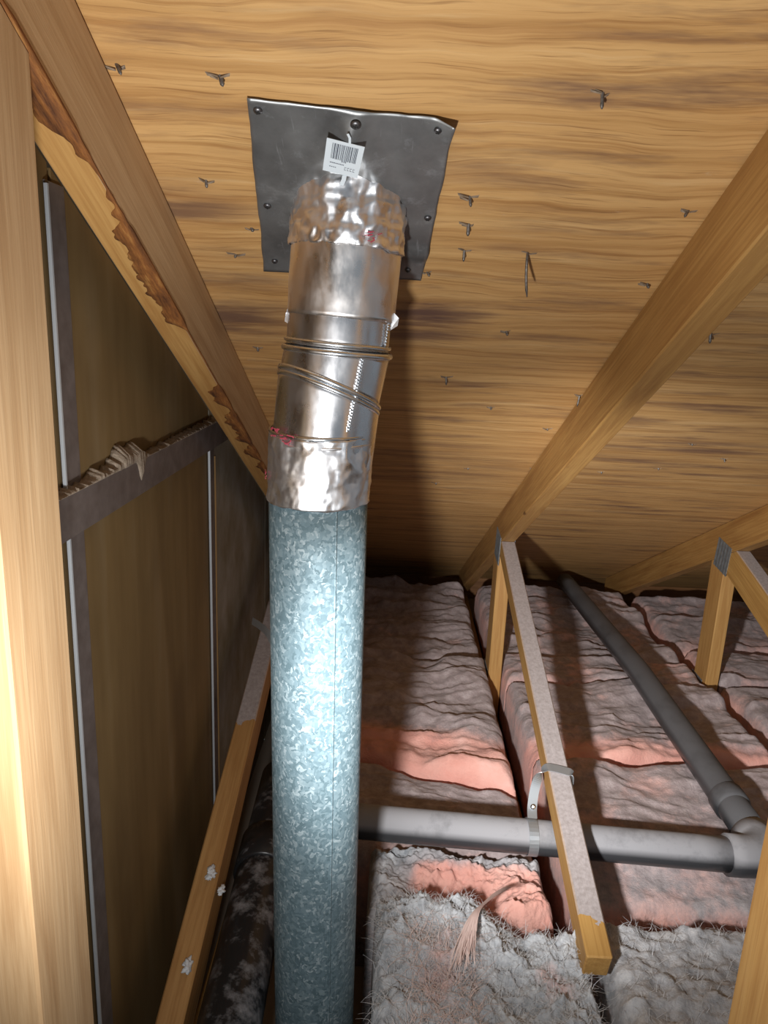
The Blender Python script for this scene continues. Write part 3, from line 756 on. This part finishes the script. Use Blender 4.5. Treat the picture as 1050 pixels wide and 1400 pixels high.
# foil tape
FT = 'foil'
lower_t = section('foil_tape', lerp_st(AX[1] - UPV * 0.002, AX[2] + Vector((0, 0, .0005)), UPV, UPV, R0 + .0016, R0 + .0022, 40), FT, 'crumpled silver foil tape below the elbow', .0030, 180, 3, .0004, 42, .003, cell=0.017)
section('foil_tape', lerp_st(AX[5], AX[6] + NUP * .004, NUP, NUP, R0 + .0012, R0 + .0018, 18), 'foil_smooth', 'smooth silver foil tape wrapped above the elbow', .0010, 120, 8, .0004, 20, .002, cell=0.03)
top_t = section('foil_tape', lerp_st(AX[6] - NUP * .007, W(-0.0598, 0.822, 0.1245), NUP, ND, R0 + .0026, R0 + .0032, 30), FT, 'wrinkled silver foil tape at the roof deck', .0046, 200, 11, .0004, 40, .004, cell=0.012)
b = bmesh.new()
for (px, py, Y, s) in ((470, 245, .762, .004), (389, 588, .775, .006), (398, 592, .768, .005), (511, 331, .770, .0035), (405, 310, .795, .003)):
    pass
# small flap of tape sticking out at the right
b = bmesh.new()
pf = on_front(537, 440, .815)
vs = [pf + Vector((-.004, 0, .014)), pf + Vector((.006, -.001, .004)), pf + Vector((.005, .001, -.004)), pf + Vector((-.004, 0, -.010)), pf + Vector((-.006, .004, .002))]
lo = [b.verts.new(v) for v in vs]; up = [b.verts.new(v + Vector((.0004, -.003, 0))) for v in vs]
b.faces.new(lo); b.faces.new(up[::-1])
for i in range(5): b.faces.new((lo[i], lo[(i + 1) % 5], up[(i + 1) % 5], up[i]))
mk('tape_flap', b, FT, vent, vmw)
b = bmesh.new()
pf = on_front(393, 437, .812)
vs = [pf + Vector((.004, 0, .022)), pf + Vector((-.002, -.001, .006)), pf + Vector((-.003, .001, -.002)), pf + Vector((.004, 0, -.006)), pf + Vector((.006, .004, .002))]
lo = [b.verts.new(v) for v in vs]; up = [b.verts.new(v + Vector((.0004, -.003, 0))) for v in vs]
b.faces.new(lo); b.faces.new(up[::-1])
for i in range(5): b.faces.new((lo[i], lo[(i + 1) % 5], up[(i + 1) % 5], up[i]))
mk('tape_flap', b, FT, vent, vmw)
# red printing on the tape backing
def print_mark(parent, z, ang, r, n, seed):
    rnd = random.Random(seed); b = bmesh.new(); c = ax_at(z)
    for k in range(n):
        a = ang + rnd.uniform(-.14, .14); dz = rnd.uniform(-.005, .005)
        d = Vector((math.cos(a), math.sin(a), 0)); e = Vector((-math.sin(a), math.cos(a), 0)); rot = rnd.uniform(-.6, .6)
        e2 = e * math.cos(rot) + Vector((0, 0, 1)) * math.sin(rot); f2 = Vector((0, 0, 1)) * math.cos(rot) - e * math.sin(rot)
        box_bm(b, c + d * r + Vector((0, 0, dz)), d * .0003, e2 * rnd.uniform(.0008, .003), f2 * rnd.uniform(.0003, .0007))
    mk('tape_print', b, 'tape_print', parent, Matrix.Translation(c), label='red printing on the tape')
print_mark(lower_t, -0.118, math.radians(-122), R0 + .0046, 14, 1); print_mark(lower_t, -0.113, math.radians(-142), R0 + .0046, 12, 2)
print_mark(lower_t, -0.165, math.radians(-168), R0 + .0046, 8, 3)
print_mark(top_t, 0.088, math.radians(-62), R0 + .0062, 9, 4)

# ================================================================== DRAIN PIPES
drain = empty('drain_pipe', W(0.4, 1.13, -0.91))
tag(drain, 'dusty grey plastic drain pipe lying on the insulation and turning to the eave', 'drain pipe')
def dpart(name, pts, r, mat, label=None, seg=28):
    return mk(name, tube_bm(pts, r, seg), mat, drain, Matrix.Translation(pts[0]), smooth=True, label=label)
HP = lambda x: W(x, 1.13, -0.853 - 0.045 * x)
dpart('cross_pipe', [HP(-0.09 + 0.06 * k) for k in range(13)] , 0.030, 'abs_grey')
arc = [HP(0.622), HP(0.645)] + [W(0.652 + 0.042 * math.sin(a), 1.13 + 0.042 * (1 - math.cos(a)), -0.883) for a in [math.radians(q) for q in range(15, 91, 15)]] + [W(0.694, 1.195, -0.882)]
dpart('elbow_fitting', arc, [0.036] * len(arc), 'abs_grey', 'grey quarter bend joining the two pipe runs')
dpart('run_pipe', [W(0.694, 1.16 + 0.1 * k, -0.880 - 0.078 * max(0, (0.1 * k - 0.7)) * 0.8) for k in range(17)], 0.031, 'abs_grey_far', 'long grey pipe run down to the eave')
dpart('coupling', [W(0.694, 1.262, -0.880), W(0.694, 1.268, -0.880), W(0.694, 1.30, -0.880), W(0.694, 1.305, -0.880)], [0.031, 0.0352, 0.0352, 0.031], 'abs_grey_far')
blk = empty('sewer_pipe', W(-0.19, 0.9, -0.97))
tag(blk, 'fat black plastic pipe with white scuffs beside the foot of the left truss', 'pipe')
BP = lambda y: W(-0.187 - 0.022 * (y - 0.6), y, -0.935 + 0.03 * (y - 0.9))
mk('pipe_barrel', tube_bm([BP(0.35 + 0.1 * k) for k in range(11)], 0.0445, 40), 'abs_black', blk, Matrix.Translation(BP(.9)), smooth=True)
mk('pipe_hub', tube_bm([BP(1.075), BP(1.077), BP(1.155), BP(1.157)], [.0445, .0500, .0500, .0445], 40), 'abs_black', blk, Matrix.Translation(BP(1.1)), smooth=True, label='wider black hub of the pipe joint')

# steel hanger strap from the truss diagonal down around the pipe
hang = empty('pipe_hanger', W(0.29, 1.15, -0.83))
tag(hang, 'galvanised metal strap hanging the grey pipe from the dusty truss diagonal', 'pipe hanger')
def webtop(y): return -0.557 + (y - 1.945) * 0.2728
hp = []
yw = 1.185
zt = webtop(yw) + 0.0016
hp += [W(0.3465, yw - 0.012, zt - 0.022), W(0.3468, yw - 0.012, zt - 0.004), W(0.3440, yw - 0.01, zt + 0.0005), W(0.335, yw - 0.006, zt + .0012), W(0.318, yw, zt + .0016), W(0.304, yw + 0.003, zt + .0012)]
for (x, y, z) in ((0.2945, 1.184, -0.7680), (0.2860, 1.178, -0.7800), (0.2800, 1.168, -0.7970), (0.2765, 1.158, -0.8120), (0.2745, 1.148, -0.8230), (0.2735, 1.135, -0.8310)): hp.append(W(x, y, z))
def catmull(P, n=6):
    P = [P[0]] + P + [P[-1]]; o = []
    for i in range(1, len(P) - 2):
        for k in range(n):
            t = k / n; a, b2, c2, d = P[i - 1], P[i], P[i + 1], P[i + 2]
            o.append(0.5 * ((2 * b2) + (c2 - a) * t + (2 * a - 5 * b2 + 4 * c2 - d) * t * t + (3 * b2 - a - 3 * c2 + d) * t ** 3))
    return o + [P[-2]]
path = catmull(hp, 6)
wd = []
for i, p in enumerate(path):
    t = i / (len(path) - 1)
    wd.append(Vector((0.0, 1, 0.27)).lerp(Vector((1, 0.1, 0.1)), float(sstep(0.42, 0.72, t))))
mk('strap_band', ribbon_bm(path, wd, 0.017, 0.0012), 'strap_galv', hang, Matrix.Translation(path[0]))
cx = 0.2735; cc = HP(cx)
loop = [cc + Vector((0, math.cos(a), math.sin(a))) * 0.0314 for a in [math.radians(q) for q in range(80, 80 - 361, -12)]]
mk('strap_loop', ribbon_bm(loop, Vector((1, 0, -0.045)), 0.017, 0.0012), 'strap_galv', hang, Matrix.Translation(cc))
pb = W(0.2760, 1.149, -0.8180); nb = Vector((-0.25, -0.75, 0.6)).normalized()
b = bmesh.new(); tube_bm([pb, pb + nb * .003, pb + nb * .0045], [.0045, .0045, .002], 14, None, True, b)
mk('bolt', b, 'bolt_zinc', hang, Matrix.Translation(pb), label='small bright zinc bolt')
# loose steel strap end poking out behind the vent pipe
b = ribbon_bm(catmull([on_side(345, 849, -0.255), on_side(356, 856, -0.235), on_side(368, 868, -0.215), on_side(384, 900, -0.19)], 4), (0, 0.3, 1), 0.014, 0.001)
o = mk('strap_offcut', b, 'strap_galv', None, Matrix.Translation(on_side(356, 860, -0.24)))
tag(o, 'short bent steel strap end poking out left of the vent pipe', 'metal strap')

# ================================================================== INSULATION
def batt(name, x0, x1, y0, y1, ztop, seed, pink=0.0, amp=0.020, nx=110, ny=100, label='', tilt=(0, 0), pinkf=None, heightf=None, cool=0.0, coolf=None, skew=(0, 0), fr=0.030, group='insulation batts', rough=0.45, zbot=None):
    """wrinkled glass-wool batt; heights relative to the eye, skew bends the near and far ends"""
    u = np.linspace(0, 1, nx); v = np.linspace(0, 1, ny); U, V = np.meshgrid(u, v)
    X = x0 + (x1 - x0) * U
    n0 = (fbm(X * 6, X * 0 + seed, seed + 2, 3) - 0.5) * 0.03; n1 = (fbm(X * 6, X * 0 + seed + 4, seed + 3, 3) - 0.5) * 0.03
    ya = y0 + n0 + skew[0] * (U - 0.5); yb = y1 + n1 + skew[1] * (U - 0.5)
    Y = ya + (yb - ya) * V
    X = X + (fbm(Y * 7, X * 3, seed + 9, 3) - 0.5) * 0.016 * np.minimum(1, 4 * np.minimum(U, 1 - U) + 0.2)
    ex = np.minimum(X - X.min(axis=1, keepdims=True), X.max(axis=1, keepdims=True) - X); ey = np.minimum(Y - ya, yb - Y)
    e = np.minimum(ex, ey); ed = np.clip(e / fr, 0, 1); rnd = np.sqrt(1 - (1 - ed) ** 2)
    wx = X + 0.05 * fbm(X * 8, Y * 8, seed + 20, 2); wy = Y + 0.06 * fbm(X * 7, Y * 7, seed + 21, 2) + 0.12 * (fbm(X * 3, Y * 2, seed + 33, 2) - 0.5)
    wr = ridge(wx * 2.6, wy * 9.5, seed + 5, 3) ** 2 - 0.35                 # long soft folds across the bay
    lum = fbm(X * 9, Y * 9, seed + 11, 4) - 0.5
    fin = fbm(X * 55, Y * 70, seed + 15, 4, 0.6) - 0.5
    Z = ztop + tilt[0] * (U - 0.5) + tilt[1] * (V - 0.5) + amp * 1.3 * wr + amp * 1.7 * lum + 0.010 * rough * fin
    if heightf is not None: Z = Z + heightf(X, Y)
    Z = Z - (1 - rnd) * 0.045
    zb = -Z0 + 0.003 if zbot is None else zbot
    Z = np.maximum(Z, zb + 0.012)
    P = np.full(X.shape, pink) + (1 - rnd) * 0.55 - lum * 0.5
    if pinkf is not None: P = P + pinkf(X, Y)
    C = np.full(X.shape, cool)
    if coolf is not None: C = C + coolf(X, Y)
    idx = np.arange(nx * ny).reshape(ny, nx)
    co = np.stack([X, Y, Z + Z0], -1).reshape(-1, 3)
    ring = list(idx[0, :]) + list(idx[1:, -1]) + list(idx[-1, -2::-1]) + list(idx[-2:0:-1, 0])
    base = len(co); skirt = co[ring].copy(); skirt[:, 2] = zb + Z0
    q = np.stack([idx[:-1, :-1], idx[:-1, 1:], idx[1:, 1:], idx[1:, :-1]], -1).reshape(-1, 4)
    m = len(ring); sk = [(ring[i], base + i, base + (i + 1) % m, ring[(i + 1) % m]) for i in range(m)]
    org = np.array([(x0 + x1) / 2, (y0 + y1) / 2, zb + Z0])
    allc = np.concatenate([co, skirt]) - org
    me = bpy.data.meshes.new(name)
    me.from_pydata(allc.tolist(), [], q.tolist() + sk + [tuple(range(base + m - 1, base - 1, -1))]); me.update()
    for nm, arr in (('pink', P), ('cool', C)):
        a = me.attributes.new(nm, 'FLOAT', 'POINT'); full = np.concatenate([arr.reshape(-1), np.full(m, float(arr.mean()))]); a.data.foreach_set('value', full.astype(np.float32))
    me.polygons.foreach_set('use_smooth', [True] * len(me.polygons))
    me.materials.append(MATS['fibreglass'])
    o = bpy.data.objects.new(name, me); COL.objects.link(o); o.location = org
    PINV[o.name] = Matrix.Translation(org).inverted()
    if label: tag(o, label, 'insulation', group)
    return o, (X, Y, Z)
def band(y, c, wd): return np.exp(-((y - c) / wd) ** 2)
def clump(X, Y, s): return 0.030 * (ridge(X * 17 + 0.6 * fbm(X * 30, Y * 30, s, 2), Y * 21, s, 3) ** 2 - 0.35) + 0.016 * (fbm(X * 75, Y * 75, s + 3, 3, 0.6) - 0.5)
# bay between the left and the middle truss
batt('insulation_batt', -0.245, 0.300, 2.06, 2.80, -0.985, 1, 0.05, 0.030, label='greyish pink insulation batt farthest back in the vent pipe bay')
batt('insulation_batt', -0.245, 0.300, 1.47, 2.05, -0.945, 2, -0.05, 0.026, 130, 120, label='grey wrinkled insulation batt with a bare pink near edge, behind the vent pipe', skew=(-0.13, 0),
     pinkf=lambda X, Y: 1.1 * sstep(0.20, 0.06, Y - (1.50 - 0.26 * X)), tilt=(0, -0.01))
batt('insulation_batt', -0.140, 0.300, 1.175, 1.44, -0.945, 3, 0.05, 0.018, 130, 80, label='smooth greyish batt between the bare pink edge and the grey cross pipe', skew=(0, -0.13))
# bay between the middle and the right truss
batt('insulation_batt', 0.349, 0.936, 2.12, 2.80, -0.982, 5, 0.20, 0.026, label='pinkish insulation batt farthest back under the pipe run')
batt('insulation_batt', 0.349, 0.936, 1.925, 2.11, -0.952, 6, 0.22, 0.018, 110, 50, label='narrow pinkish batt second from the back under the pipe run')
batt('insulation_batt', 0.349, 0.936, 1.525, 1.910, -0.944, 7, 0.10, 0.024, 130, 90, label='deeply creased batt with a pink near edge under the pipe run', pinkf=lambda X, Y: 0.8 * sstep(0.10, 0.0, Y - 1.54), skew=(0.03, 0))
batt('insulation_batt', 0.349, 0.936, 1.075, 1.485, -0.928, 8, 0.20, 0.018, 130, 100, label='soft pinkish batt underneath the corner of the grey pipe', heightf=lambda X, Y: -0.012 * band(Y, 1.10, 0.08), coolf=lambda X, Y: 0.4 * sstep(1.2, 1.08, Y), tilt=(0, 0.02))
E5 = batt('insulation_batt', 0.349, 0.936, 0.55, 0.995, -0.905, 9, -0.15, 0.016, 150, 120, cool=0.85, label='fluffy grey batt in the bottom right corner', rough=1.5, heightf=lambda X, Y: 0.5 * clump(X, Y, 81))
# bay right of the right truss
batt('insulation_batt', 0.986, 1.56, 2.30, 2.82, -1.00, 12, 0.24, 0.022, 100, 80, label='pink batt at the back behind the far right post', skew=(-.05, 0))
batt('insulation_batt', 0.986, 1.56, 1.99, 2.25, -0.968, 13, 0.20, 0.018, 100, 60, label='pink and grey batt directly behind the far right post')
batt('insulation_batt', 0.986, 1.56, 1.60, 1.975, -0.955, 14, 0.15, 0.022, 100, 60, label='rounded pinkish batt in front of the far right post at the frame edge')
batt('insulation_batt', 1.60, 2.30, 1.9, 2.82, -1.0, 15, 0.15, 0.022, 80, 70, label='dim batt in the far right corner below the roof deck')
# torn batts at the foot of the vent pipe
def hmid(X, Y):
    r = np.hypot((X - 0.150) / 0.075, (Y - 1.050) / 0.034)
    return 0.6 * clump(X, Y, 71) - 0.060 * np.exp(-r ** 2) + 0.02 * np.exp(-(np.hypot((X - 0.25) / 0.06, (Y - 1.03) / 0.05)) ** 2)
batt('insulation_batt', -0.012, 0.300, 1.005, 1.150, -0.925, 17, 0.95, 0.018, 170, 100, label='torn salmon pink batt just below the grey cross pipe', heightf=hmid, rough=1.8,
     pinkf=lambda X, Y: -1.3 * sstep(0.09, 0.02, X) - 1.0 * sstep(1.10, 1.135, Y), coolf=lambda X, Y: 0.8 * sstep(0.10, 0.0, X) + 0.6 * sstep(1.09, 1.14, Y), fr=0.02)
def hmound(X, Y):
    return clump(X, Y, 61) + 0.045 * np.exp(-(np.hypot((X - 0.09) / 0.11, (Y - 0.91) / 0.07)) ** 2) - 0.05 * np.exp(-(np.hypot((X - 0.24) / 0.05, (Y - 0.99) / 0.05)) ** 2)
strand_x = lambda Y: 0.075 + 0.06 * (0.93 - Y) * 4
E6 = batt('insulation_batt', 0.002, 0.322, 0.55, 0.985, -0.900, 18, -0.30, 0.024, 210, 210, cool=1.0, label='torn fluffy grey insulation mound with a pale pink strand beside the vent pipe', heightf=hmound, rough=2.6, skew=(0, -0.05),
     pinkf=lambda X, Y: 0.62 * np.exp(-((X - 0.10) / 0.055) ** 2) * sstep(0.96, 0.88, Y) + 0.8 * np.exp(-(np.hypot((X - 0.265) / 0.04, (Y - 0.86) / 0.05)) ** 2))
# loose glass fibres on the torn mound
def fibres(ob, XYZ, n, mat, seed, sel=None, ln=(0.008, 0.03), wdt=0.00035):
    X, Y, Z = XYZ; rnd = np.random.RandomState(seed); ny, nx = X.shape; vs = []; fs = []
    while len(fs) < n * 3:
        j, i = rnd.randint(2, ny - 2), rnd.randint(2, nx - 2)
        x, y, z = X[j, i], Y[j, i], Z[j, i] + Z0
        if sel and not sel(x, y): continue
        a = rnd.rand() * 6.283; L = rnd.uniform(*ln); el = rnd.uniform(-0.1, 0.75); p = np.array([x, y, z])
        d = np.array([math.cos(a) * math.cos(el), math.sin(a) * math.cos(el), math.sin(el)]); s = np.cross(d, [0, 0, 1]); s = s / (np.linalg.norm(s) + 1e-9)
        k0 = len(vs)
        for k in range(4):
            w_ = wdt * (1 - k / 4.5); vs += [tuple(p - s * w_), tuple(p + s * w_)]
            p = p + d * L / 3; d = d + np.array([rnd.normal() * .35, rnd.normal() * .35, -0.25 + rnd.normal() * .15]); d /= np.linalg.norm(d)
        for k in range(3): fs.append((k0 + 2 * k, k0 + 2 * k + 1, k0 + 2 * k + 3, k0 + 2 * k + 2))
    org = np.array(ob.location)
    me = bpy.data.meshes.new('loose_fibres'); me.from_pydata((np.array(vs) - org).tolist(), [], fs); me.update(); me.materials.append(MATS[mat])
    f = bpy.data.objects.new('loose_fibres', me); COL.objects.link(f); f.parent = ob; f.matrix_parent_inverse = Matrix(); f['kind'] = 'stuff'; f['label'] = 'loose glass fibres'
    return f
fibres(E6[0], E6[1], 9000, 'fibre_grey', 1)
fibres(E6[0], E6[1], 2200, 'fibre_pale', 2, lambda x, y: abs(x - 0.10) < 0.05 and y < 0.93, (0.012, 0.05))
fibres(E5[0], E5[1], 5000, 'fibre_grey', 3)
# pale pink twisted strand bridging the torn batts
P0 = catmull([W(0.245, 1.035, -0.885), W(0.205, 1.00, -0.868), W(0.172, 0.955, -0.852), W(0.150, 0.915, -0.840), W(0.135, 0.875, -0.846), W(0.122, 0.83, -0.858)], 5)
b = bmesh.new(); rs = random.Random(12)
for k in range(700):
    ph = rs.uniform(0, 6.283); rad = rs.random() ** 0.6; i0 = rs.randrange(0, 19); i1 = min(len(P0) - 1, i0 + rs.randrange(3, 9)); tw = rs.uniform(-2.5, 2.5); row = []
    for i in range(i0, i1 + 1):
        t = i / (len(P0) - 1); wv = (0.0040 + 0.030 * abs(t - 0.42) ** 1.7 * 2) * rad; a = ph + tw * t
        row.append(P0[i] + Vector((math.cos(a) * wv, math.cos(a) * wv * 0.4, math.sin(a) * wv * 0.5)))
    vv = [(b.verts.new(p + Vector((-.0004, 0, 0))), b.verts.new(p + Vector((.0004, 0, 0.0003)))) for p in row]
    for p, q in zip(vv, vv[1:]): b.faces.new((p[0], p[1], q[1], q[0]))
o = mk('insulation_strand', b, 'fibre_pale', None, Matrix.Translation(P0[8]), smooth=True)
tag(o, 'pale pink twisted strand of glass wool bridging the torn batts', 'insulation')
# tufts stuck to the left diagonal
def tuft(p, r, seed, label):
    b = bmesh.new(); bmesh.ops.create_icosphere(b, subdivisions=4, radius=r, matrix=Matrix.Translation(p) @ Matrix.Diagonal((0.7, 1.3, 0.6, 1)))
    for v in b.verts:
        q = (v.co - p); k = float(fbm(np.array(q.x * 260 + seed), np.array((q.y + q.z) * 260), seed, 4)) - 0.5; v.co += q * k * 1.5
    tag(mk('insulation_tuft', b, 'fibre_grey', None, Matrix.Translation(p), smooth=True), label, 'insulation', 'tufts on the left truss')
def wl(y): return -0.553 + (y - 1.92) * 0.3230
tuft(W(-0.262, 0.985, wl(0.985) + 0.004), 0.011, 1, 'small white tuft of wool stuck halfway down the left diagonal')
tuft(W(-0.262, 0.852, wl(0.852) + 0.004), 0.010, 2, 'small white tuft of wool low on the left diagonal')
tuft(W(-0.243, 0.972, wl(0.972) - 0.012), 0.008, 3, 'tiny white tuft hanging beside the black pipe')
